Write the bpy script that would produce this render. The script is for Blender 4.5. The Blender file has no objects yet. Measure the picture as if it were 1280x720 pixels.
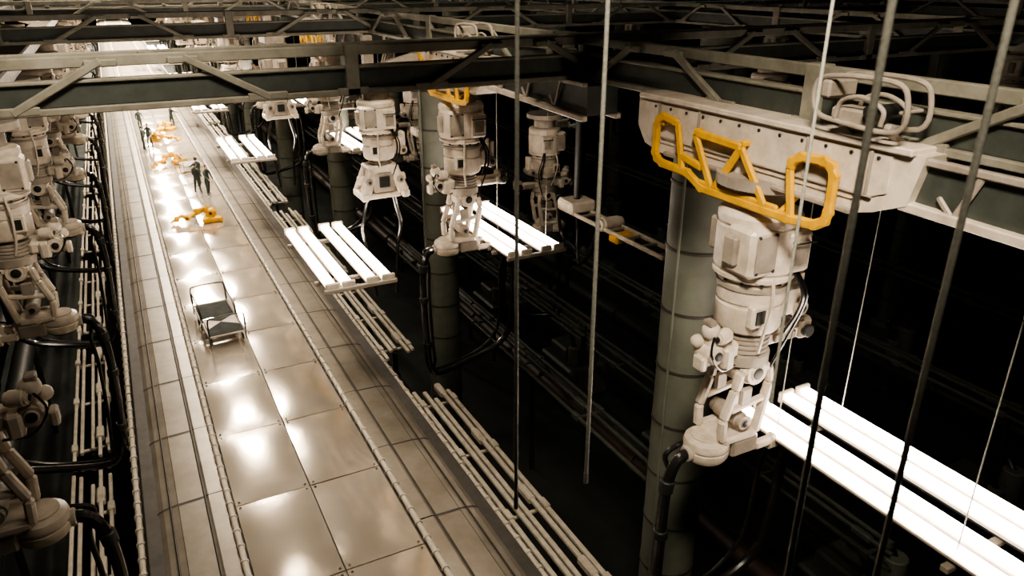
import bpy, bmesh, math, random
from mathutils import Matrix, Vector, Quaternion
random.seed(7)
scene = bpy.context.scene
COL = scene.collection
scene.view_settings.view_transform = 'AgX'
scene.view_settings.look = 'AgX - Medium High Contrast'

# ------------------------------------------------------------------ materials
def mat_new(name):
    m = bpy.data.materials.new(name); m.use_nodes = True
    nt = m.node_tree; b = nt.nodes['Principled BSDF']
    return m, nt, b

def paint(name, col, rough=0.45, metal=0.0, dirt=0.35, scale=3.0, bump=0.0, coat=0.0, spec=0.5):
    m, nt, b = mat_new(name)
    tc = nt.nodes.new('ShaderNodeTexCoord')
    n = nt.nodes.new('ShaderNodeTexNoise'); n.inputs['Scale'].default_value = scale
    n.inputs['Detail'].default_value = 6; n.inputs['Roughness'].default_value = 0.65
    nt.links.new(tc.outputs['Object'], n.inputs['Vector'])
    r = nt.nodes.new('ShaderNodeValToRGB')
    r.color_ramp.elements[0].position = 0.3; r.color_ramp.elements[1].position = 0.62
    d = 1 - dirt
    r.color_ramp.elements[0].color = (col[0]*d, col[1]*d*0.97, col[2]*d*0.91, 1)
    r.color_ramp.elements[1].color = (*col, 1)
    nt.links.new(n.outputs['Fac'], r.inputs['Fac'])
    nt.links.new(r.outputs['Color'], b.inputs['Base Color'])
    mr = nt.nodes.new('ShaderNodeMapRange')
    mr.inputs['To Min'].default_value = min(1, rough*1.3); mr.inputs['To Max'].default_value = rough*0.8
    nt.links.new(n.outputs['Fac'], mr.inputs['Value'])
    nt.links.new(mr.outputs['Result'], b.inputs['Roughness'])
    b.inputs['Metallic'].default_value = metal
    b.inputs['Coat Weight'].default_value = coat
    b.inputs['Specular IOR Level'].default_value = spec
    if bump:
        n2 = nt.nodes.new('ShaderNodeTexNoise'); n2.inputs['Scale'].default_value = 1.1
        n2.inputs['Detail'].default_value = 2
        nt.links.new(tc.outputs['Object'], n2.inputs['Vector'])
        bp = nt.nodes.new('ShaderNodeBump'); bp.inputs['Strength'].default_value = bump
        bp.inputs['Distance'].default_value = 0.1
        nt.links.new(n2.outputs['Fac'], bp.inputs['Height'])
        nt.links.new(bp.outputs['Normal'], b.inputs['Normal'])
    return m

def emit(name, col, s):
    m, nt, b = mat_new(name)
    b.inputs['Base Color'].default_value = (*col, 1)
    b.inputs['Emission Color'].default_value = (*col, 1)
    b.inputs['Emission Strength'].default_value = s
    return m

CREAM = paint('cream_paint', (0.62, 0.55, 0.455), 0.42, dirt=0.35)
CREAM2 = paint('cream_paint_worn', (0.33, 0.29, 0.24), 0.5, dirt=0.45, scale=2)
RAILP = paint('rail_paint', (0.44, 0.40, 0.33), 0.4, dirt=0.35, scale=4)
TRUSSP = paint('truss_paint', (0.23, 0.222, 0.178), 0.5, dirt=0.45, scale=2)
LOWR = paint('lower_rail_dimmed_paint', (0.07, 0.076, 0.062), 0.5, dirt=0.4, scale=2)  # rail paint darkened to keep the lower area dim despite the strip lights
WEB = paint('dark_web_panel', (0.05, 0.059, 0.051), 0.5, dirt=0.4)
DARK = paint('dark_steel', (0.02, 0.023, 0.02), 0.5, metal=0.3)
MATTE = paint('black_matte_panel', (0.014, 0.016, 0.014), 0.75, dirt=0.3, spec=.2)
RUBBER = paint('black_rubber', (0.012, 0.012, 0.012), 0.22, dirt=0.2, coat=0.3)
YEL = paint('yellow_paint', (0.68, 0.37, 0.012), 0.5, dirt=0.3, spec=.3)
COLP = paint('column_grey', (0.12, 0.13, 0.104), 0.6, dirt=0.25, scale=1.2)
TILE = paint('deck_plate', (0.72, 0.645, 0.54), 0.15, metal=0.76, dirt=0.25, scale=0.8, bump=0.05)
SLAB = paint('deck_flank_metal', (0.33, 0.298, 0.25), 0.32, metal=0.6, dirt=0.35, scale=0.9, bump=0.08)
SEAM = paint('seam_dark', (0.04, 0.036, 0.03), 0.6)
ROPE = paint('steel_cable', (0.36, 0.37, 0.32), 0.5, metal=0.1, scale=30)
FLOORM = paint('floor_concrete', (0.014, 0.018, 0.015), 0.6, dirt=0.5, scale=0.4)
WALLM = paint('wall_dark', (0.02, 0.024, 0.02), 0.8, dirt=0.4, scale=0.3)
TUBE_L = emit('lamp_glass', (1.0, 0.85, 0.73), 24.0)
SKIN = paint('skin', (0.5, 0.32, 0.22), 0.5, dirt=0.1)
HAIR = paint('hair', (0.03, 0.02, 0.015), 0.6)
CLOTH = paint('overall_cloth', (0.02, 0.032, 0.026), 0.8, dirt=0.3, scale=8)
RED = paint('red_brown_duct', (0.035, 0.018, 0.012), 0.5)

# ------------------------------------------------------------------ builder
def frame(direction, up=Vector((0, 0, 1))):
    y = Vector(direction).normalized()
    if abs(y.dot(up)) > 0.98: up = Vector((1, 0, 0))
    x = y.cross(up).normalized(); z = x.cross(y).normalized()
    return Matrix(((x.x, y.x, z.x, 0), (x.y, y.y, z.y, 0), (x.z, y.z, z.z, 0), (0, 0, 0, 1)))

class MB:
    def __init__(s): s.v = []; s.f = []; s.m = []; s.mats = []
    def mi(s, mat):
        if mat not in s.mats: s.mats.append(mat)
        return s.mats.index(mat)
    def add(s, vs, fs, mat, M=None):
        o = len(s.v)
        for p in vs:
            p = Vector(p); s.v.append(M @ p if M else p)
        k = s.mi(mat)
        for f in fs: s.f.append([i+o for i in f]); s.m.append(k)
    def box(s, c, size, mat, bev=0.03, M=None, rot=None):
        hx, hy, hz = [q/2 for q in size]; h = (hx, hy, hz)
        b = min(bev, 0.45*min(size)); vs = []; idx = {}
        for sx in (-1, 1):
            for sy in (-1, 1):
                for sz in (-1, 1):
                    sg = (sx, sy, sz)
                    for k in range(3):
                        idx[(sg, k)] = len(vs)
                        vs.append([sg[i]*(h[i] if i == k else h[i]-b) for i in range(3)])
        fs = []
        for k in range(3):
            l, m_ = (k+1) % 3, (k+2) % 3
            for sk in (-1, 1):
                q = []
                for a, c2 in ((-1, -1), (1, -1), (1, 1), (-1, 1)):
                    sg = [0]*3; sg[k] = sk; sg[l] = a; sg[m_] = c2; q.append(idx[(tuple(sg), k)])
                fs.append(q)
                for sl in (-1, 1):
                    a = [0]*3; a[k] = sk; a[l] = sl; a[m_] = 1; a2 = list(a); a2[m_] = -1
                    fs.append([idx[(tuple(a), k)], idx[(tuple(a2), k)], idx[(tuple(a2), l)], idx[(tuple(a), l)]])
        for sx in (-1, 1):
            for sy in (-1, 1):
                for sz in (-1, 1):
                    fs.append([idx[((sx, sy, sz), k)] for k in range(3)])
        T = Matrix.Translation(c)
        if rot: T = T @ rot
        if M: T = M @ T
        s.add(vs, fs, mat, T)
    def beam(s, p, q, w, h, mat, bev=0.02, up=Vector((0, 0, 1))):
        p = Vector(p); q = Vector(q); d = q-p
        s.box((0, 0, 0), (w, d.length, h), mat, bev, Matrix.Translation((p+q)/2) @ frame(d, up))
    def lathe(s, prof, mat, M=None, n=24):
        vs = []; fs = []; k = len(prof)
        for i in range(n):
            a = 2*math.pi*i/n
            for r, z in prof: vs.append((r*math.cos(a), r*math.sin(a), z))
        for i in range(n):
            j = (i+1) % n
            for t in range(k-1): fs.append([i*k+t, j*k+t, j*k+t+1, i*k+t+1])
        fs.append([i*k for i in range(n)]); fs.append([i*k+k-1 for i in range(n)])
        s.add(vs, fs, mat, M)
    def cyl(s, p, q, r, mat, n=16, bev=None):
        p = Vector(p); q = Vector(q); L = (q-p).length; b = bev if bev is not None else min(r, L)*0.12
        M = Matrix.Translation(p) @ (q-p).to_track_quat('Z', 'Y').to_matrix().to_4x4()
        s.lathe([(r-b, 0), (r, b), (r, L-b), (r-b, L)], mat, M, n)
    def joint(s, c, ax, r, w, mat):
        c = Vector(c); a = Vector(ax).normalized()
        M = Matrix.Translation(c-a*w/2) @ a.to_track_quat('Z', 'Y').to_matrix().to_4x4()
        s.lathe([(r*.5, -.02), (r*.55, 0), (r*.82, 0), (r*.86, .02), (r*.86, w*.12), (r, w*.16), (r, w*.84), (r*.86, w*.88), (r*.86, w-.02), (r*.82, w), (r*.55, w), (r*.5, w+.02)], mat, M, 18)
        s.lathe([(r*.3, -.04), (r*.42, -.03), (r*.42, w+.03), (r*.3, w+.04)], DARK, M, 12)
    def ball(s, c, r, mat, n=14, sc=(1, 1, 1)):
        pr = [(max(1e-3, r*math.sin(math.pi*i/8)), -r*math.cos(math.pi*i/8)) for i in range(9)]
        s.lathe(pr, mat, Matrix.Translation(c) @ Matrix.Diagonal((*sc, 1)), n)
    def prism(s, poly, t, mat, M):
        n = len(poly); vs = [(x, y, -t/2) for x, y in poly]+[(x, y, t/2) for x, y in poly]
        fs = [list(range(n)), list(range(n, 2*n))]+[[i, (i+1) % n, n+(i+1) % n, n+i] for i in range(n)]
        s.add(vs, fs, mat, M)
    def tube(s, pts, r, mat, n=8, closed=False, sub=5, flat=None):
        P = [Vector(p) for p in pts]; out = []
        m_ = len(P)
        if sub > 1:
            rng = range(m_ if closed else m_-1)
            for i in rng:
                p1 = P[i]; p2 = P[(i+1) % m_]
                p0 = P[i-1] if (closed or i > 0) else p1*2-p2
                p3 = P[(i+2) % m_] if (closed or i+2 < m_) else p2*2-p1
                for k in range(sub):
                    t = k/sub
                    out.append(0.5*((2*p1)+(p2-p0)*t+(2*p0-5*p1+4*p2-p3)*t*t+(3*p1-p0-3*p2+p3)*t**3))
            if not closed: out.append(P[-1])
        else: out = P
        L = len(out); rings = []; nrm = None
        for i in range(L):
            if closed: d = out[(i+1) % L]-out[i-1]
            else: d = out[min(i+1, L-1)]-out[max(i-1, 0)]
            d.normalize()
            if nrm is None: nrm = d.orthogonal().normalized()
            nrm = (nrm-d*nrm.dot(d)).normalized(); bn = d.cross(nrm)
            rings.append([out[i]+nrm*(r*math.cos(2*math.pi*k/n))+bn*(r*math.sin(2*math.pi*k/n)) for k in range(n)])
        vs = [v for rg in rings for v in rg]; fs = []
        for i in range(L if closed else L-1):
            a = i*n; b = ((i+1) % L)*n
            for k in range(n): fs.append([a+k, a+(k+1) % n, b+(k+1) % n, b+k])
        if not closed: fs.append(list(range(n))); fs.append([(L-1)*n+k for k in range(n)])
        s.add(vs, fs, mat)
    def mesh(s, name, smooth=32, mirror=False):
        me = bpy.data.meshes.new(name)
        vs = [Vector((-v.x, v.y, v.z)) for v in s.v] if mirror else s.v
        me.from_pydata(vs, [], s.f)
        for m in s.mats: me.materials.append(m)
        me.polygons.foreach_set('material_index', s.m)
        bm = bmesh.new(); bm.from_mesh(me); bmesh.ops.recalc_face_normals(bm, faces=bm.faces)
        bm.to_mesh(me); bm.free()
        me.polygons.foreach_set('use_smooth', [True]*len(me.polygons))
        me.set_sharp_from_angle(angle=math.radians(smooth))
        me.update(); return me

def place(me, name, loc=(0, 0, 0), rz=0, parent=None, sc=1):
    o = bpy.data.objects.new(name, me); o.location = loc; o.rotation_euler = (0, 0, rz); o.scale = (sc,)*3
    COL.objects.link(o)
    if parent: o.parent = parent
    return o

LEN = 400
# ------------------------------------------------------------------ room shell
def slab(name, c, size, mat):
    b = MB(); b.box((0, 0, 0), size, mat, 0.01); return place(b.mesh(name), name, c)
slab('floor', (15, 180, -8.65), (150, 480, 0.3), FLOORM)
slab('ceiling', (15, 180, 22.15), (150, 480, 0.3), WALLM)
slab('wall_back', (15, 420.15, 6.75), (150, 0.3, 30.5), WALLM)
slab('wall_left', (-60.15, 180, 6.75), (0.3, 480, 30.5), WALLM)
slab('wall_right', (90.15, 180, 6.75), (0.3, 480, 30.5), WALLM)

# ------------------------------------------------------------------ walkway
XC = 2.61
b = MB()
y0 = 12.93-3.3*5
ys = []
while y0 < LEN:
    ys.append(y0); y0 += 3.3
for y in ys:
    for side in (0, 1):
        xa = 0.80+side*1.82; xb = xa+1.785
        ya = y+0.02; yb = y+3.28
        nx, ny = (12, 20) if y < 120 else (2, 2)
        vs = []; fs = []
        ph = random.random()*6; am = 0.036+0.02*random.random()
        tilt = (random.random()-.5)*.018; tilx = (random.random()-.5)*.014
        for j in range(ny+1):
            for i in range(nx+1):
                u = i/nx; w = j/ny
                e = (1-abs(2*u-1)**2.2)*(1-abs(2*w-1)**2.4)
                vs.append((xa+(xb-xa)*u, ya+(yb-ya)*w, 0.028+am*e+tilt*(w-.5)+tilx*(u-.5)+0.003*math.sin(3*u+2.5*w+ph)))
        for j in range(ny):
            for i in range(nx):
                a = j*(nx+1)+i; fs.append([a, a+1, a+nx+2, a+nx+1])
        o = len(vs)
        per = [(i) for i in range(nx+1)]+[(j*(nx+1)+nx) for j in range(1, ny+1)]+[(ny*(nx+1)+i) for i in range(nx-1, -1, -1)]+[(j*(nx+1)) for j in range(ny-1, 0, -1)]
        vs += [(vs[p][0], vs[p][1], -0.05) for p in per]
        for q in range(len(per)):
            q2 = (q+1) % len(per); fs.append([per[q], per[q2], o+q2, o+q])
        b.add(vs, fs, TILE)
        if y < 90:
            for cx, cy in ((xa+.09, ya+.09), (xb-.09, ya+.09), (xa+.09, yb-.09), (xb-.09, yb-.09)):
                b.lathe([(0.03, 0.02), (0.03, 0.046), (0.012, 0.05)], SEAM, Matrix.Translation((cx, cy, 0)), 6)
b.box((XC, 190, -0.25), (3.8, 420, 0.4), SEAM)
prof = [(1.98, -0.02), (2.35, -0.02), (2.42, -0.06), (3.05, -0.08), (3.4, -0.14), (3.68, -0.28), (3.86, -0.5), (3.95, -0.85), (3.95, -1.3)]
for sg in (-1, 1):
    y = -6.0; L = 3.3
    while y < LEN:
        for i in range(len(prof)-1):
            (p0, z0), (p1, z1) = prof[i], prof[i+1]
            g = 0.012 if i in (3,) else 0
            vs = [(XC+sg*(p0+g), y+.02, z0), (XC+sg*p1, y+.02, z1), (XC+sg*p1, y+L-.02, z1), (XC+sg*(p0+g), y+L-.02, z0)]
            b.add(vs, [[0, 1, 2, 3]], SLAB)
        for i in range(2, len(prof)-1):
            (p0, z0), (p1, z1) = prof[i], prof[i+1]
            vs = [(XC+sg*p0, y-.03, z0+.015), (XC+sg*(p1+.012), y-.03, z1+.015), (XC+sg*(p1+.012), y+.03, z1+.015), (XC+sg*p0, y+.03, z0+.015)]
            b.add(vs, [[0, 1, 2, 3]], SEAM)
        y += L
    b.box((XC+sg*2.9, 190, -0.75), (1.9, 420, 1.1), SEAM)
    xk = XC+sg*1.93
    b.tube([(xk, -10, 0.03), (xk, LEN, 0.03)], 0.07, RAILP, 10, sub=1)
    xo = XC+sg*3.98
    b.tube([(xo, -10, -0.42), (xo, LEN, -0.42)], 0.08, RAILP, 10, sub=1)
    b.tube([(xo-sg*.75, -10, -0.07), (xo-sg*.75, LEN, -0.07)], 0.022, SEAM, 6, sub=1)
    b.tube([(xk+sg*.5, -10, -0.05), (xk+sg*.5, LEN, -0.05)], 0.03, SEAM, 6, sub=1)
    y = -4
    while y < 110:
        b.cyl((xk, y, .03), (xk, y+.07, .03), 0.095, RAILP, 10)
        b.cyl((xo, y, -.42), (xo, y+.1, -.42), 0.11, RAILP, 10); y += 0.55
for i in range(24):
    yy = 4+i*7.7
    b.beam((XC-3.7, yy, -1.5), (XC+3.7, yy, -1.5), 0.35, 0.6, DARK)
    for sg in (-1, 1): b.cyl((XC+sg*2.2, yy, -8.5), (XC+sg*2.2, yy, -1.2), 0.22, DARK, 12)
place(b.mesh('walkway_deck', 25), 'walkway_deck')

# ------------------------------------------------------------------ trusses
def truss(b, fn, a0, a1, centres, half=3.525, fo=-.12):
    def bx(t0, t1, z0, z1, w, mat, o=0):
        p = fn(t0, o, (z0+z1)/2); q = fn(t1, o, (z0+z1)/2); b.beam(p, q, w, z1-z0, mat, 0.015)
    bx(a0, a1, 10.60, 10.78, 0.16, TRUSSP)
    bx(a0, a1, 10.36, 10.42, 0.22, TRUSSP)
    bx(a0, a1, 9.88, 9.99, 0.30, TRUSSP)
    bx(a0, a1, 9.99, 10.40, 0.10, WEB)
    for c in centres:
        for sg in (-1, 1):
            b.beam(fn(c+sg*2.0, fo, 9.94), fn(c+sg*.62, fo, 10.70), 0.10, 0.13, TRUSSP)
            b.beam(fn(c+sg*2.3, fo, 9.97), fn(c+sg*1.6, fo, 9.97), 0.08, 0.14, TRUSSP)
            b.beam(fn(c+sg*.62+.25, fo, 10.66), fn(c+sg*.62-.25, fo, 10.66), 0.08, 0.12, TRUSSP)
        b.beam(fn(c+half, 0, 9.88), fn(c+half, 0, 10.8), 0.34, 0.26, TRUSSP)
        b.beam(fn(c+half-.3, fo, 9.95), fn(c+half+.3, fo, 9.95), 0.1, 0.14, TRUSSP)

for i in range(11):
    Y = 14.4+15.4*i
    b = MB()
    truss(b, lambda t, o, z, Y=Y: Vector((t, Y+o, z)), -34, 62, [0.47+7.05*k for k in range(-4, 9)])
    b.beam((-34, Y+1.1, 10.7), (62, Y+1.1, 10.7), 0.1, 0.1, TRUSSP)
    b.beam((-34, Y+1.1, 9.95), (62, Y+1.1, 9.95), 0.14, 0.1, WEB)
    for k in range(-8, 18):
        b.beam((0.47+3.525*k, Y, 10.7), (0.47+3.525*(k), Y+1.1, 10.7), 0.06, 0.06, TRUSSP)
    place(b.mesh('roof_truss'), 'roof_truss')
for X in (-4.5, 9.2, 24.0, 40.0):
    b = MB()
    truss(b, lambda t, o, z, X=X: Vector((X+o, t, z)), -2, 178, [11.87+7.7*k for k in range(-1, 21)], 3.85)
    place(b.mesh('runway_truss'), 'runway_truss')

# ------------------------------------------------------------------ box girder with yellow guard
RYZ = Matrix(((0, 0, 1, 0), (1, 0, 0, 0), (0, 1, 0, 0), (0, 0, 0, 1)))
def girder_mesh():
    b = MB(); R = RYZ
    poly = [(3.0, 0.98), (3.0, .42), (2.75, .1), (2.3, 0), (-2.1, 0), (-2.45, .1), (-2.9, .3), (-3.05, .98)]
    b.prism(poly, 1.1, CREAM, R)
    poly2 = [(2.9, .9), (2.9, .5), (2.6, .2), (-2.1, .2), (-2.6, .4), (-2.6, .9)]
    b.prism(poly2, 1.16, CREAM, R)
    b.box((0, 0, 1.0), (1.3, 5.8, 0.10), CREAM, .02)
    b.box((0, 0, .02), (1.24, 4.2, 0.08), CREAM2, .02)
    for y in (-2.3, -1.2, 1.2, 2.3): b.box((-.6, y, .62), (.05, .04, .6), CREAM2, .01)
    b.box((-.6, 0, .3), (.04, 4.8, .03), CREAM2, .01)
    for k in range(12): b.cyl((-.6, -2.4+k*.44, .84), (-.57, -2.4+k*.44, .84), .03, DARK, 6)
    b.prism([(-2.9, .86), (-2.9, .34), (-7.6, .22), (-7.6, .86)], .8, WEB, R)
    for sx in (-.45, .45):
        b.beam((sx, -2.85, .90), (sx, -7.6, .90), .12, .10, CREAM2)
        b.beam((sx, -2.75, .28), (sx, -7.6, .17), .16, .13, CREAM)
        for y in (-3.5, -4.9, -6.3):
            b.beam((sx*1.02, y, .26), (sx*1.02, y-.25, .88), .05, .1, CREAM2)
            b.beam((sx*1.02, y, .26), (sx*1.02, y+.25, .5), .05, .08, CREAM2)
    return b.mesh('girder_body')
def guard_mesh():
    b = MB()
    def P(y, z): return (0, y, z)
    loop = [(1.85, .68), (1.97, .62), (2.02, .5), (2.02, .02), (1.95, -.08), (1.8, -.14), (1.1, -.16), (.7, -.34), (-1.2, -.34), (-1.7, -.30), (-1.86, -.2), (-1.9, -.06), (-1.9, .45), (-1.84, .57), (-1.7, .62), (-1.3, .60), (-1.15, .5), (-1.12, .38)]
    def bar(p, q, w, h):
        b.beam(P(*p), P(*q), w, h, YEL, .03, up=Vector((1, 0, 0)))
    for i in range(len(loop)-1):
        bar(loop[i], loop[i+1], .15, .10)
        b.cyl((-.05, loop[i][0], loop[i][1]), (.05, loop[i][0], loop[i][1]), .075, YEL, 12)
    for p, q in (((1.85, .68), (1.45, .62)), ((1.45, .62), (1.25, -.14)), ((1.0, .55), (.45, -.34)), ((.45, -.34), (-.1, .5)), ((-.1, .5), (-.75, -.32)), ((-1.12, .40), (-1.25, -.3)),
                 ((1.0, .55), (-.1, .5)), ((1.3, .1), (.75, .0))):
        bar(p, q, .14, .08)
    bar((.85, -.3), (-1.0, -.3), .2, .07)
    for y in (1.9, 1.0, -.1, -1.6): b.beam((0, y, .56), (.3, y, .56), .1, .1, YEL)
    for y in (.5, -1): b.beam((0, y, -.34), (.5, y, -.02), .08, .08, YEL)
    return b.mesh('guard_frame')
GIR = girder_mesh(); GRD = guard_mesh()

def loops_mesh():
    b = MB()
    for x in (-.3, .25):
        b.tube([(x, -.9, .0), (x, -1.0, .5), (x, -.7, .75), (x, .5, .72), (x, .8, .5), (x, .7, .1), (x, .2, .0)], .045, CREAM2, 8, True)
        b.tube([(x, .3, .05), (x, .2, .35), (x, -.2, .45), (x, -.6, .3), (x, -.6, .05)], .04, CREAM2, 8)
    for y, z in ((-.9, .3), (.75, .4), (0, .74)): b.beam((-.3, y, z), (.25, y, z), .06, .06, CREAM2)
    b.box((0, .1, .1), (.5, .7, .25), CREAM2, .04); b.cyl((-.4, -.4, .25), (.4, -.4, .25), .1, DARK)
    b.box((0, .55, .5), (.7, .2, .3), CREAM2, .04)
    b.beam((0, .3, 0), (.45, .3, -.35), .12, .12, CREAM2); b.beam((0, -.5, 0), (.45, -.5, -.35), .12, .12, CREAM2)
    return b.mesh('cable_guide')
LOOPS = loops_mesh()

# ------------------------------------------------------------------ manipulators
def upper(b):
    b.lathe([(.78, .05), (.78, -.12), (.6, -.18), (.46, -.2), (.46, -.5), (.6, -.55)], CREAM2, n=28)
    b.lathe([(.5, -.5), (.64, -.54), (.68, -.6), (.68, -.72), (.655, -.74), (.655, -.78), (.68, -.8), (.68, -1.5), (.655, -1.52), (.655, -1.56), (.68, -1.58), (.68, -1.64), (.6, -1.7), (.4, -1.7)], CREAM, n=32)
    b.box((-.42, -.32, -1.1), (.62, .62, .82), CREAM, .07); b.box((-.62, -.2, -1.1), (.4, .3, .5), CREAM2, .04)
    b.box((-.42, -.64, -1.1), (.44, .03, .6), CREAM2, .01)
    for dx in (-.6, -.24):
        for dz in (-.8, -1.4): b.cyl((dx, -.66, dz), (dx, -.62, dz), .03, DARK, 6)
    b.box((.25, -.6, -1.15), (.5, .25, .7), CREAM, .05); b.box((.25, -.74, -1.15), (.3, .04, .4), CREAM2, .01)
    b.tube([(.05, -.73, -.95), (.05, -.82, -.95), (.45, -.82, -.95), (.45, -.73, -.95)], .018, DARK, 6, sub=2)
    b.box((0, .6, -1.1), (.8, .3, .6), CREAM2, .05)
    for a in range(12):
        t = a*math.pi/6; b.cyl((.6*math.cos(t), .6*math.sin(t), -1.72), (.6*math.cos(t), .6*math.sin(t), -1.64), .04, DARK, 6)
    b.lathe([(.45, -1.68), (.57, -1.74), (.57, -2.1), (.545, -2.12), (.545, -2.16), (.57, -2.18), (.57, -2.56), (.52, -2.64), (.44, -2.66)], CREAM, n=28)
    b.lathe([(.55, -1.78), (.60, -1.79), (.60, -1.86), (.55, -1.87)], CREAM2, n=28)
    b.box((.62, -.15, -2.2), (.42, .5, .55), CREAM, .06); b.box((.86, -.15, -2.05), (.18, .34, .7), CREAM, .05)
    b.joint((.8, -.15, -2.35), (0, 1, 0), .18, .62, CREAM2)
    b.box((-.3, -.5, -2.25), (.34, .16, .4), CREAM, .03); b.box((-.3, -.59, -2.25), (.2, .03, .24), DARK, .01)
    b.tube([(.3, -.6, -1.5), (.45, -.72, -1.9), (.5, -.62, -2.3), (.4, -.5, -2.7)], .035, RUBBER, 6)
    b.tube([(.36, -.6, -1.5), (.54, -.72, -1.9), (.6, -.62, -2.3), (.5, -.5, -2.8), (.3, -.4, -3.4)], .025, RUBBER, 6)
    b.tube([(-.2, -.66, -1.55), (-.25, -.74, -2.0), (-.2, -.6, -2.6), (-.1, -.45, -3.0)], .03, CREAM, 6)
    pr = [(.3, -2.6)]
    for i in range(5): pr += [(.42, -2.66-i*.09), (.42, -2.71-i*.09), (.38, -2.73-i*.09)]
    pr += [(.46, -3.12), (.46, -3.3), (.36, -3.36)]
    b.lathe(pr, CREAM2, n=26)
def side_arms(b):
    b.box((-.62, -.1, -2.95), (.5, .42, .3), CREAM, .06)
    b.joint((-.92, -.15, -2.92), (0, 1, 0), .2, .42, CREAM)
    b.ball((-.98, -.2, -2.5), .16, CREAM); b.ball((-1.12, -.05, -2.72), .12, CREAM); b.joint((-.8, -.3, -2.6), (1, .3, 0), .13, .3, CREAM)
    b.beam((-.95, -.18, -3.0), (-.98, -.2, -2.5), .18, .14, CREAM); b.box((-.7, -.3, -3.0), (.22, .3, .42), CREAM, .05)
    b.box((-1.02, -.2, -2.34), (.16, .2, .1), CREAM2, .02)
    b.cyl((-1.2, -.25, -3.02), (-.6, -.25, -3.02), .1, CREAM2); b.box((-1.2, -.25, -3.02), (.12, .26, .26), CREAM, .03)
    b.tube([(-.98, -.3, -2.5), (-1.15, -.45, -2.8), (-.9, -.45, -3.15), (-.5, -.35, -3.2)], .022, RUBBER, 6)
    b.beam((.3, 0, -3.02), (1.35, 0, -3.0), .30, .28, CREAM, .06); b.box((1.3, 0, -2.95), (.3, .44, .42), CREAM2, .06)
    b.box((.8, -.18, -3.0), (.5, .08, .16), CREAM2, .02)
    b.cyl((1.3, -.3, -2.98), (1.3, .3, -2.98), .12, DARK)
def yoke(b):
    b.joint((0, 0, -3.45), (0, 1, 0), .27, .84, CREAM)
    b.box((0, 0, -3.5), (.62, .6, .34), CREAM, .08)
    for y in (-.32, .32):
        pts = [(-.30, -3.4), (.34, -3.4), (.42, -3.75), (.22, -4.75), (-.55, -4.75), (-.58, -4.3), (-.38, -3.75)]
        for i in range(len(pts)):
            p = pts[i]; q = pts[(i+1) % len(pts)]
            b.beam((p[0], y, p[1]), (q[0], y, q[1]), .15, .17, CREAM, .04, up=Vector((0, 1, 0)))
        b.beam((-.45, y, -4.15), (.32, y, -4.05), .12, .12, CREAM, .03)
        b.beam((-.12, y, -3.75), (-.12, y, -4.1), .1, .26, CREAM2, .03)
    b.joint((-.12, 0, -4.45), (0, 1, 0), .16, .8, CREAM2)
    b.box((-.15, 0, -4.8), (.85, .72, .2), CREAM, .06)
    b.lathe([(.2, .03), (.3, .03), (.3, 0), (.40, -.05), (.42, -.12), (.42, -.18), (.39, -.19), (.39, -.23), (.42, -.24), (.42, -.34), (.36, -.44), (.25, -.46)], CREAM, Matrix.Translation((-.6, 0, -4.78)), 24)
    b.cyl((-.6, 0, -5.3), (-.6, 0, -5.2), .26, DARK)
    b.box((-.05, 0, -5.02), (1.0, .58, .3), CREAM, .08); b.box((.0, -.32, -5.0), (.6, .12, .34), CREAM2, .04)
    for y in (-.3, .3):
        b.beam((.3, y, -5.1), (.75, y, -5.1), .16, .18, CREAM, .04)
        b.box((.72, y, -5.12), (.16, .18, .3), CREAM, .04)
def hoses(b, double=True):
    for dx, dy, r in (((0, 0, .105), (.3, .28, .05)) if double else ((0, 0, .105),)):
        b.tube([(-.75, dy, -5.05), (-1.05, dy, -5.05), (-1.3, dy, -5.2), (-1.45+dx, dy, -5.7), (-1.48+dx, dy, -6.6), (-1.4+dx, dy+.1, -8.2), (-1.3+dx, dy+.2, -9.2), (-.9, dy+.4, -9.7), (.3, dy+.6, -9.6), (1.5-dx, dy+.6, -9.2),
                (1.9-dx, dy+.5, -8.4), (1.85-dx, dy+.3, -6.4), (1.6, dy+.1, -5.6), (.6, dy, -5.3)], r, RUBBER, 10)
    for p, q in (((-1.43, 0, -5.5), (-1.46, 0, -5.75)), ((-1.48, 0, -6.6), (-1.47, 0, -6.8)), ((-1.38, .12, -8.3), (-1.36, .13, -8.5))):
        b.cyl(p, q, .14, DARK, 12)
    b.cyl((-.9, 0, -5.05), (-1.08, 0, -5.05), .15, RAILP, 12)

def unit(mirror):
    b = MB(); upper(b); side_arms(b); yoke(b); hoses(b); return b.mesh('manipulator_mesh', mirror=mirror)
UR = unit(False); UL = unit(True)
b = MB(); upper(b)
b.box((0, 0, -3.0), (1.2, .9, .3), CREAM, .06)
for sx in (-1, 1):
    b.beam((sx*.4, -.3, -3.0), (sx*.75, -.4, -3.9), .3, .4, CREAM, .06); b.beam((sx*.4, .3, -3.0), (sx*.75, .4, -3.9), .3, .4, CREAM, .06)
    b.box((sx*.78, 0, -3.95), (.3, 1.2, .3), CREAM, .06); b.joint((sx*.6, -.45, -3.4), (0, 1, 0), .14, .3, CREAM2)
b.box((0, -.35, -3.5), (.8, .2, .7), CREAM2, .05); b.box((0, -.47, -3.45), (.4, .06, .4), DARK, .02); b.cyl((-.9, -.1, -3.4), (.9, -.1, -3.4), .16, CREAM)
b.box((0, 0, -4.0), (1.3, .8, .2), CREAM, .05)
for sx in (-.5, .45):
    b.tube([(sx, 0, -4.0), (sx*1.3, .1, -4.6), (sx*1.6, .1, -5.4), (sx*1.2, .2, -6.4), (sx*.9, .2, -8.2)], .075, RUBBER, 8)
UB = b.mesh('manipulator_short_mesh')

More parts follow.
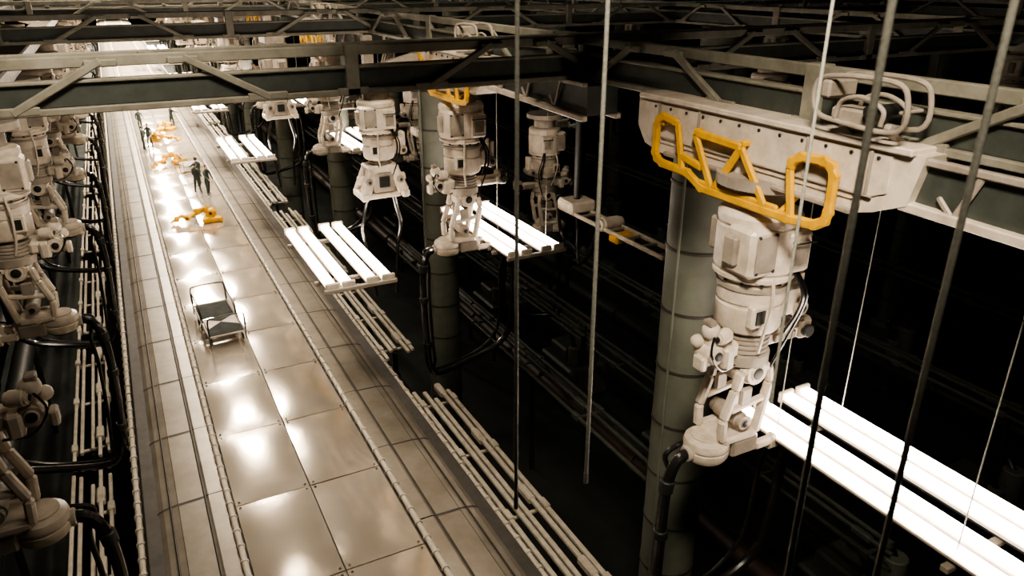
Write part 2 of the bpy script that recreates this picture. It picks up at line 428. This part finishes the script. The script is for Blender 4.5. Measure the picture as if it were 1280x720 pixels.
# ------------------------------------------------------------------ strip lights
def light_mesh(L=5.4, W=2.1):
    b = MB()
    xs = [.17, .63, 1.33, 1.79]
    for x in xs:
        b.box((x, L/2, 0.01), (.25, L, .10), TUBE_L, .045)
        b.box((x, L/2, -.07), (.36, L+.02, .05), CREAM, .01)  # lip added to catch the emission and give glow-like edges
        b.box((x, L/2, -.13), (.30, L-.02, .06), DARK, .01)
        for y in (-.05, L+.05): b.box((x, y, -.03), (.38, .10, .26), CREAM, .03)
    for y in (.9, L-.9): b.box((W/2-.07, y, -.22), (W+.1, .14, .12), CREAM2, .02)
    b.box((W/2-.07, -.1, -.12), (W, .12, .12), CREAM2, .02)
    return b.mesh('strip_light_mesh')
LT = light_mesh()

def column():
    b = MB()
    b.lathe([(.68, -8.5), (.68, 8.9)], COLP, n=40)
    z = -8
    while z < 8.5:
        b.lathe([(.66, z), (.70, z+.01), (.70, z+.07), (.66, z+.08)], SEAM, n=40); z += 1.45
    b.lathe([(.7, 8.6), (.9, 8.8), (.9, 9.85), (.7, 9.85)], COLP, n=32)
    b.lathe([(1.0, -8.5), (1.0, -8.2), (.7, -8.0)], COLP, n=32)
    b.beam((-.74, -.25, -8.2), (-.74, -.25, 8.5), .06, .06, COLP)
    return b.mesh('column_mesh')
CM = column()
for y in (11.9, 27.1, 42.3, 57.5, 73, 88, 104, 120, 136, 152): place(CM, 'support_column', (10.7, y, 0))
for x in (24.5, 40.5):
    for y in (27.1, 42.3, 57.5, 73, 88): place(CM, 'support_column', (x, y, 0))
for y in (34.7, 50, 65, 80, 95): place(CM, 'support_column', (-9.5, y, 0))

for i, y in enumerate((8.7, 21.0, 37.0, 52.4, 67.8, 83.2, 98.6, 114, 130)):
    place(GIR, 'box_girder', (9.2, y, 8.98), sc=.97)
    place(GRD, 'yellow_guard_frame', (8.50, y+.1, 9.0))
    place(UR, 'robotic_manipulator', (9.1, y, 9.0))
    place(LOOPS, 'cable_guide_frame', (8.65, y-1.95, 10.2), sc=.78)
for y in (22.4, 38.0, 53.6, 69, 84.5, 100, 115): place(UB, 'robotic_manipulator', (6.9, y, 8.95), sc=.84)
for y in (22.4, 38.0, 53.6, 69, 84.5, 100, 115):
    b = MB(); b.box((0, 0, 0), (.9, 1.6, .5), CREAM2, .06); b.beam((-.3, 0, 0), (1.4, 0, .4), .3, .4, CREAM2); b.beam((0, .5, .2), (0, .5, 1.1), .3, .3, CREAM2)
    place(b.mesh('hanger'), 'hanger_bracket', (6.9, y, 9.22))
for y in (3.9, 19.4, 36.2, 51.6, 67, 82.4, 97.8, 113.2):
    place(LT, 'strip_light_bank', (9.85, y, 4.0))
for y in (19.4, 36.6, 52, 67.4, 82.8, 98.2, 113.6):
    place(LT, 'strip_light_bank', (4.2, y, 4.0))
for y in (3.9, 19.4, 36.2, 51.6, 67):
    b = MB()
    for dx, dy in ((.1, .9), (1.85, .9), (.1, 4.5), (1.85, 4.5)): b.cyl((dx, dy, -.1), (dx, dy, 5.9), .010, ROPE, 6)
    place(b.mesh('rods'), 'suspension_rods', (9.85, y, 4.0))
for i, y in enumerate((12.0, 20.5, 29, 37.5, 46, 54.5, 63, 71.5, 80, 91, 103, 115)):
    place(UL, 'robotic_manipulator', (-2.88, y, 8.9))
    if i % 2 == 1: place(GRD, 'yellow_guard_frame', (-3.7, y, 9.0))
b = MB(); b.box((-3.1, 80, 9.25), (.9, 170, .5), CREAM2, .05)
for i in range(20): b.beam((-4.3, 3+8*i, 9.8), (-3.0, 3+8*i, 9.4), .25, .3, CREAM2)
place(b.mesh('lg'), 'carrier_beam')
for x in (22.5, 38.5):
    for y in (22, 37.5, 53, 68, 84): place(UR, 'robotic_manipulator', (x, y, 9.0))
for y in (28, 44, 60): place(UL, 'robotic_manipulator', (16.0, y, 6.5))
for y in (29, 37, 45, 53, 61, 70, 79): place(UB, 'robotic_manipulator', (-6.7, y, 8.0))
b = MB()
for x in (0, .7):
    b.box((x, 3, 0), (.12, 6, .14), CREAM, .03)
for k in range(7): b.box((.35, .3+k*.9, 0), (.7, .1, .1), CREAM2, .02)
b.box((.35, 5.6, .2), (1.1, 1.0, .45), CREAM, .08); b.joint((.35, 3.4, .1), (1, 0, 0), .25, .9, CREAM)
b.box((.3, 2.6, -.15), (.8, .5, .3), YEL, .06); b.tube([(.2, 5.9, .3), (.2, 6.6, .1), (.3, 6.5, -1.2), (.4, 5.6, -1.6)], .07, RUBBER)
b.tube([(.0, 3.6, -.1), (-.2, 3.9, -1.2), (.1, 5.0, -1.7), (.4, 5.6, -.2)], .07, RUBBER)
b.cyl((.35, 5.6, .4), (.35, 5.6, 6.0), .12, DARK, 12)
LB = b.mesh('ladder_boom')
for y in (16.9, 32.5, 48): place(LB, 'ladder_boom', (13.9, y, 4.0))

# ------------------------------------------------------------------ longitudinal service rails
def rails(name, x0, xs, z, y0, y1, mat=RAILP, w=.10, cross=3.1):
    b = MB(); L = y1-y0
    for i, x in enumerate(xs):
        d = (i % 3)*.35
        b.box((x, L/2, (i % 2)*.12), (w, L-d*2, .12), mat, .02)
    y = .9
    while y < L:
        b.box(((xs[0]+xs[-1])/2, y, -.12), (xs[-1]-xs[0]+.15, .12, .08), mat, .02)
        b.box((xs[0], y, -.02), (.18, .4, .26), mat, .03); b.box((xs[-1], y, -.02), (.18, .4, .26), mat, .03)
        b.box((xs[-2], y+.5, .1), (.22, .7, .22), mat, .04)
        y += cross
    for y in (.8, L/2, L-.8): b.beam((xs[len(xs)//2], y, -.2), (xs[len(xs)//2], y, -1.6), .16, .16, DARK)
    place(b.mesh(name), name, (x0, y0, z))
XS = [0, .26, .52, .82, 1.1]
for y0_, y1_ in ((4, 21.3), (24, 32), (33, 45), (46.5, 60), (61, 76), (77, 95)):
    rails('service_rails', 7.2, XS, -1.2, y0_, y1_, w=.13)
for y0_, y1_ in ((8, 14.2), (16, 22), (22.6, 31), (32, 42), (43, 55), (56, 70), (71, 95)):
    rails('service_rails', -3.1, [0, .22, .5, .72, .95], -1.6, y0_, y1_)
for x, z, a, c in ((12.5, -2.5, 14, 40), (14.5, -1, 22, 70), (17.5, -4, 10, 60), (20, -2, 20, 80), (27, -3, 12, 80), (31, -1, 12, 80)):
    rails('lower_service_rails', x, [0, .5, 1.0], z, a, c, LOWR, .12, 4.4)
for x, z, r, m in ((13.6, -3.4, .3, RED), (16.5, -6, .45, DARK), (22, -5, .5, DARK), (9.2, -5.5, .3, DARK), (-5.5, -3, .4, DARK), (-7.5, -5, .5, DARK), (30, -5, .4, DARK)):
    b = MB()
    b.tube([(x, 2, z), (x, 150, z)], r, m, 12, sub=1)
    for i in range(22):
        b.cyl((x, 4+6.5*i, z), (x, 4.2+6.5*i, z), r+.08, m, 12)
        if i % 2: b.cyl((x, 5+6.5*i, -8.5), (x, 5+6.5*i, z), .12, DARK, 8)
    place(b.mesh('pipe'), 'service_pipe')
def floor_machine():
    b = MB(); b.box((0, 0, .9), (2.4, 3, 1.8), LOWR, .1); b.box((0, -.4, 2.1), (1.6, 1.6, .7), LOWR, .1)
    b.cyl((-.5, .8, 1.8), (-.5, .8, 3.2), .4, COLP); b.cyl((.6, .9, 1.8), (.6, .9, 2.8), .3, COLP)
    b.tube([(-.5, .8, 3.1), (-.5, .3, 3.6), (.3, .2, 3.5), (.6, .9, 2.7)], .12, RUBBER); b.box((1.25, 0, 1.0), (.15, 1.6, 1.0), WEB, .03)
    return b.mesh('pump')
FM = floor_machine()
for i in range(22):
    place(FM, 'pump_station', ((19.2, 27.2, 34.5)[i % 3], 12+(i//3)*9+i % 3, -8.5), random.choice((0, 3.14159)))

# ------------------------------------------------------------------ hanging cables
def cable(x, y, r, z0, z1=21.9):
    b = MB()
    b.cyl((0, 0, 0), (0, 0, z1-z0), r, ROPE, 12, .004); b.cyl((0, 0, -.03), (0, 0, .12), r*1.25, ROPE, 12)
    place(b.mesh('cable'), 'hanging_cable', (x, y, z0))
cable(2.78, 5.31, .018, 7.16)
cable(3.95, 5.84, .021, 6.7)
cable(3.52, 2.69, .022, 3.0)
cable(4.06, 2.41, .021, 3.0)
cable(5.69, 4.94, .016, 7.75)

# ------------------------------------------------------------------ platform cart
b = MB()
W_, L_ = 1.2, 3.1
for x in (0, W_):
    b.cyl((x, 0, .42), (x, L_, .42), .03, CREAM2, 8)
    for y in (0, L_*.5, L_): b.cyl((x, y, .1), (x, y, .95), .025, DARK, 8)
for y in (0, L_/2, L_): b.cyl((0, y, .42), (W_, y, .42), .03, CREAM2, 8)
b.box((W_/2, L_*.76, .43), (W_-.08, L_*.42, .03), MATTE, .01)
b.box((W_/2, L_*.25, .43), (W_-.08, L_*.46, .03), MATTE, .01)
Mz = Matrix.Translation((0, 0, .452))
b.prism([(.06, L_*.50), (.06, L_*.20), (W_*.5, L_*.36)], .012, CREAM2, Mz)
b.prism([(W_-.06, L_*.50), (W_-.06, L_*.20), (W_*.5, L_*.36)], .012, CREAM2, Mz)
b.box((W_/2, L_/2, .43), (W_-.06, .08, .05), CREAM2, .01)
for y in (.0, L_):
    sg = 1 if y > 0 else -1
    b.tube([(0, y, .42), (0, y+sg*.05, 1.0), (.15, y+sg*.08, 1.15), (W_-.15, y+sg*.08, 1.15), (W_, y+sg*.05, 1.0), (W_, y, .42)], .028, DARK, 8)
for x in (0, W_): b.tube([(x, L_*.4, .44), (x, L_*.45, .86), (x, L_*.7, .94), (x, L_, .95)], .02, DARK, 6)
for x in (.08, W_-.08):
    for y in (.25, L_-.25):
        b.cyl((x-.03, y, .12), (x+.03, y, .12), .12, RUBBER, 16); b.cyl((x, y, .12), (x, y, .42), .02, DARK, 8)
place(b.mesh('cart'), 'platform_cart', (1.35, 25.2, .08), math.radians(4))
b = MB()
for x in (0, 1.2):
    for y in (0, 1.6): b.cyl((x, y, 0), (x, y, 1.0), .03, CREAM, 8)
    b.cyl((x, 0, 1), (x, 1.6, 1), .03, CREAM, 8); b.cyl((x, 0, .4), (x, 1.6, .4), .03, CREAM, 8)
for y in (0, 1.6): b.cyl((0, y, 1), (1.2, y, 1), .03, CREAM, 8); b.cyl((0, y, .4), (1.2, y, .4), .03, CREAM, 8)
b.box((.6, .8, .42), (1.1, 1.5, .04), CREAM2, .01)
for x in (0, 1.2):
    for y in (0, 1.6): b.ball((x, y, .05), .05, RUBBER)
place(b.mesh('trolley'), 'frame_trolley', (3.0, 52, .08), .1)

# ------------------------------------------------------------------ yellow deck robots
def yellow_robot():
    b = MB()
    b.lathe([(.42, 0), (.45, .05), (.45, .22), (.3, .3), (.28, .45), (.2, .5)], YEL, Matrix.Translation((.75, 0, 0)), 20)
    b.box((.8, .1, .45), (.5, .4, .35), YEL, .08); b.joint((.8, .05, .52), (0, 1, 0), .2, .7, YEL)
    b.tube([(.8, 0, .55), (.55, .25, .62), (.15, .38, .58), (-.2, .2, .42), (-.45, -.05, .34)], .13, YEL, 12)
    for p in ((.5, .27, .62), (-.05, .32, .5)): b.joint(p, (0, 0, 1), .2, .36, YEL)
    b.box((-.5, -.1, .3), (.32, .32, .34), YEL, .07); b.joint((-.5, -.1, .3), (0, 1, 0), .17, .5, YEL)
    b.tube([(-.55, -.1, .3), (-.85, .0, .36), (-1.1, -.15, .25)], .10, YEL, 10)
    b.beam((-1.1, -.15, .25), (-1.4, -.38, .1), .1, .1, YEL); b.beam((-1.1, -.12, .25), (-1.42, .05, .1), .1, .1, YEL); b.joint((-1.1, -.15, .24), (0, 0, 1), .15, .28, YEL)
    b.box((1.15, -.25, .14), (.5, .25, .28), YEL, .05); b.box((.5, -.4, .14), (.4, .22, .28), YEL, .05)
    b.tube([(.9, .3, .5), (.4, .6, .5), (-.2, .5, .15), (-.5, .1, .3)], .035, RUBBER, 6)
    return b.mesh('yellow_arm')
YM = yellow_robot()
place(YM, 'yellow_robotic_arm', (2.6, 40.8, .08), -.25, sc=.9)
place(YM, 'yellow_robotic_arm', (2.3, 55.2, .08), .5, sc=.9)
place(YM, 'yellow_robotic_arm', (2.6, 63.8, .08), 2.6, sc=.9)
place(YM, 'yellow_robotic_arm', (2.9, 67.8, .08), .9, sc=.9)

# ------------------------------------------------------------------ workers
def skinned(name, verts, edges, radii, mat, parent, sub=2, root=0):
    me = bpy.data.meshes.new(name); me.from_pydata([Vector(v) for v in verts], edges, []); me.update()
    o = bpy.data.objects.new(name, me); COL.objects.link(o); o.parent = parent
    sk = o.modifiers.new('Skin', 'SKIN'); sk.use_smooth_shade = True
    ss = o.modifiers.new('Sub', 'SUBSURF'); ss.levels = sub; ss.render_levels = sub
    for i, r in enumerate(radii):
        d = me.skin_vertices[0].data[i]
        d.radius = r if isinstance(r, tuple) else (r, r); d.use_root = (i == root)
    me.materials.append(mat); return o
def worker(loc, rz, lean=0.0, armL=0, armR=0, stride=.1):
    e = bpy.data.objects.new('worker', None); e.location = loc; e.rotation_euler = (0, 0, rz); COL.objects.link(e)
    s = stride
    V = [(0, 0, .95), (0, -.01-lean*.3, 1.15), (0, -lean*.7, 1.35), (0, -lean, 1.48), (0, -lean-.01, 1.56)]
    R = [(.15, .11), (.14, .10), (.17, .11), (.09, .07), (.055, .055)]
    E = [(0, 1), (1, 2), (2, 3), (3, 4)]
    for sx, st in ((-1, s), (1, -s)):
        k = len(V); V += [(sx*.10, 0, .86), (sx*.11, -st*.5-.02, .5), (sx*.12, -st*.9+.02, .10), (sx*.13, -st*.9-.13, .045)]
        R += [.09, .062, .048, (.045, .04)]; E += [(0, k), (k, k+1), (k+1, k+2), (k+2, k+3)]
    hands = []
    for sx, ar in ((-1, armL), (1, armR)):
        k = len(V); sh = Vector((sx*.19, -lean, 1.42)); el = sh+Vector((sx*.06, -.27*math.sin(ar), -.28*math.cos(ar)))
        wr = el+Vector((-sx*.02, -.25*math.sin(min(1.6, ar+.5)), -.25*math.cos(min(1.6, ar+.5))))
        V += [sh, el, wr]; R += [.06, .045, .034]; E += [(3, k), (k, k+1), (k+1, k+2)]; hands.append((sx, wr, (wr-el).normalized()))
    skinned('body', V, E, R, CLOTH, e)
    for sx, wr, d in hands:
        side = Vector((0, -1, 0)) if abs(d.y) < .7 else Vector((0, 0, 1)); HV = [wr, wr+d*.05, wr+d*.09]; HR = [(.025, .02), (.038, .02), (.04, .018)]; HE = [(0, 1), (1, 2)]
        for f in range(4):
            k = len(HV); off = side*((f-1.5)*.021); l = (.07, .08, .075, .06)[f]; cur = Vector((-sx*.02, 0, 0))
            HV += [wr+d*.10+off, wr+d*(.10+l*.5)+off+cur*.4, wr+d*(.10+l)+off+cur*1.3]; HR += [.010, .009, .008]; HE += [(2, k), (k, k+1), (k+1, k+2)]
        k = len(HV); HV += [wr+d*.05+side*.045, wr+d*.085+side*.065]; HR += [.011, .009]; HE += [(1, k), (k, k+1)]
        skinned('hand', HV, HE, HR, SKIN, e, 1)
    c = Vector((0, -lean-.03, 1.68))
    hb2 = MB(); hb2.ball((0, 0, 0), .1, SKIN, 16, (.78, .95, 1.18))
    hb2.tube([(0, -.09, .02), (0, -.115, -.02), (0, -.09, -.03)], .012, SKIN, 6)
    for sx in (-1, 1):
        hb2.ball((sx*.03, -.088, .015), .012, CREAM, 8); hb2.ball((sx*.03, -.098, .015), .006, HAIR, 8); hb2.ball((sx*.08, .0, 0), .022, SKIN, 8, (.5, 1, 1.3))
    hb2.tube([(-.025, -.085, -.055), (0, -.093, -.057), (.025, -.085, -.055)], .006, RED, 6)
    hb2.ball((0, .02, .03), .105, HAIR, 16, (.82, .95, 1.05))
    place(hb2.mesh('head'), 'head', c, 0, e)
    return e
worker((3.25, 46.6, .07), 2.4, .02, .2, .1)
worker((3.75, 45.9, .07), .6, .05, .5, .2)
worker((3.5, 48.2, .07), 3.6, .03, .2, .9)
worker((1.1, 60.6, .07), 1.2, .04, .3, .7)
worker((1.55, 61.6, .07), -.4, .02, .1, .2)
worker((1.25, 69.0, .07), .3, .02, .1, .6)
worker((3.7, 69.6, .07), 2.2, .05, .9, .9)

# ------------------------------------------------------------------ unseen lights added over the hall
WARM = (1.0, .85, .68)
def area(name, loc, size, power, target=None, spread=120, col=WARM):
    l = bpy.data.lights.new(name, 'AREA'); l.shape = 'RECTANGLE'; l.size, l.size_y = size; l.energy = power; l.color = col; l.spread = math.radians(spread)
    o = bpy.data.objects.new(name, l); o.location = loc; COL.objects.link(o)
    d = Vector(target if target else (loc[0], loc[1], 0))-Vector(loc)
    o.rotation_euler = d.to_track_quat('-Z', 'Y').to_euler()
    return o
yl = 10.6
while yl < 178:
    p = 120 if yl < 26 else (210 if yl < 42 else (450 if yl < 60 else (1200 if yl < 85 else 3200)))
    area('unseen_overhead_light', (2.75, yl, 9.7), (.8, .45), p, (2.2, yl, 0), 95)  # added lights without fixtures, spaced to put a highlight on each deck plate
    area('unseen_overhead_light', (6.3, yl, 9.7), (.8, .45), p, (3.6, yl, 0), 80)
    yl += 5.91
for y, p in ((34, 150), (50, 280), (72, 400), (96, 500)): area('added_aisle_light', (2.8, y, 9.0), (1.2, .5), p, (2.8, y-22, 0), 70)  # added without fixtures, for hot streaks along the deck
for y in (200, 230, 270, 310, 350): area('unseen_overhead_light', (3, y, 18), (3, 8), 45000, None, 80)  # unseen lights added for the glow at the far end
area('unseen_overhead_light', (1.0, 0.5, 18.5), (2, 2), 290, (10.0, 8.6, 6), 40)  # key light on the right-hand unit, source unseen
area('unseen_overhead_light', (1.5, 9, 17), (2, 2), 330, (-3, 22, 5), 70)  # unseen light added for the left-hand units
area('unseen_overhead_light', (5.5, 15, 17), (2, 2), 270, (9.5, 24, 5), 70)  # unseen fill lights from here on, added for mid and far machinery
area('unseen_overhead_light', (5.5, 31, 17), (2, 2), 400, (9.5, 41, 5), 80)
area('unseen_overhead_light', (5.5, 60, 17), (3, 3), 1900, (8, 72, 5), 110)
area('unseen_overhead_light', (-1, 45, 17), (3, 3), 1000, (-3, 55, 4), 100)
area('unseen_overhead_light', (28, 34, 17), (4, 4), 180, (26, 36, -5), 130, (.85, 1, .86))  # weak greenish light added to lift the dark right background
w = bpy.data.worlds.new('world'); scene.world = w; w.use_nodes = True
w.node_tree.nodes['Background'].inputs[0].default_value = (.35, .47, .38, 1); w.node_tree.nodes['Background'].inputs[1].default_value = .03

# ------------------------------------------------------------------ camera
cam = bpy.data.cameras.new('camera'); cam.lens = 26.38; cam.sensor_width = 36; cam.clip_end = 1500
co = bpy.data.objects.new('camera', cam); COL.objects.link(co); co.location = (0, 0, 12)
co.rotation_euler = Vector((.9224*.458, .9224*.8889, -.3863)).to_track_quat('-Z', 'Y').to_euler()
cam.dof.use_dof = True; cam.dof.focus_distance = 24; cam.dof.aperture_fstop = 1.4
scene.camera = co
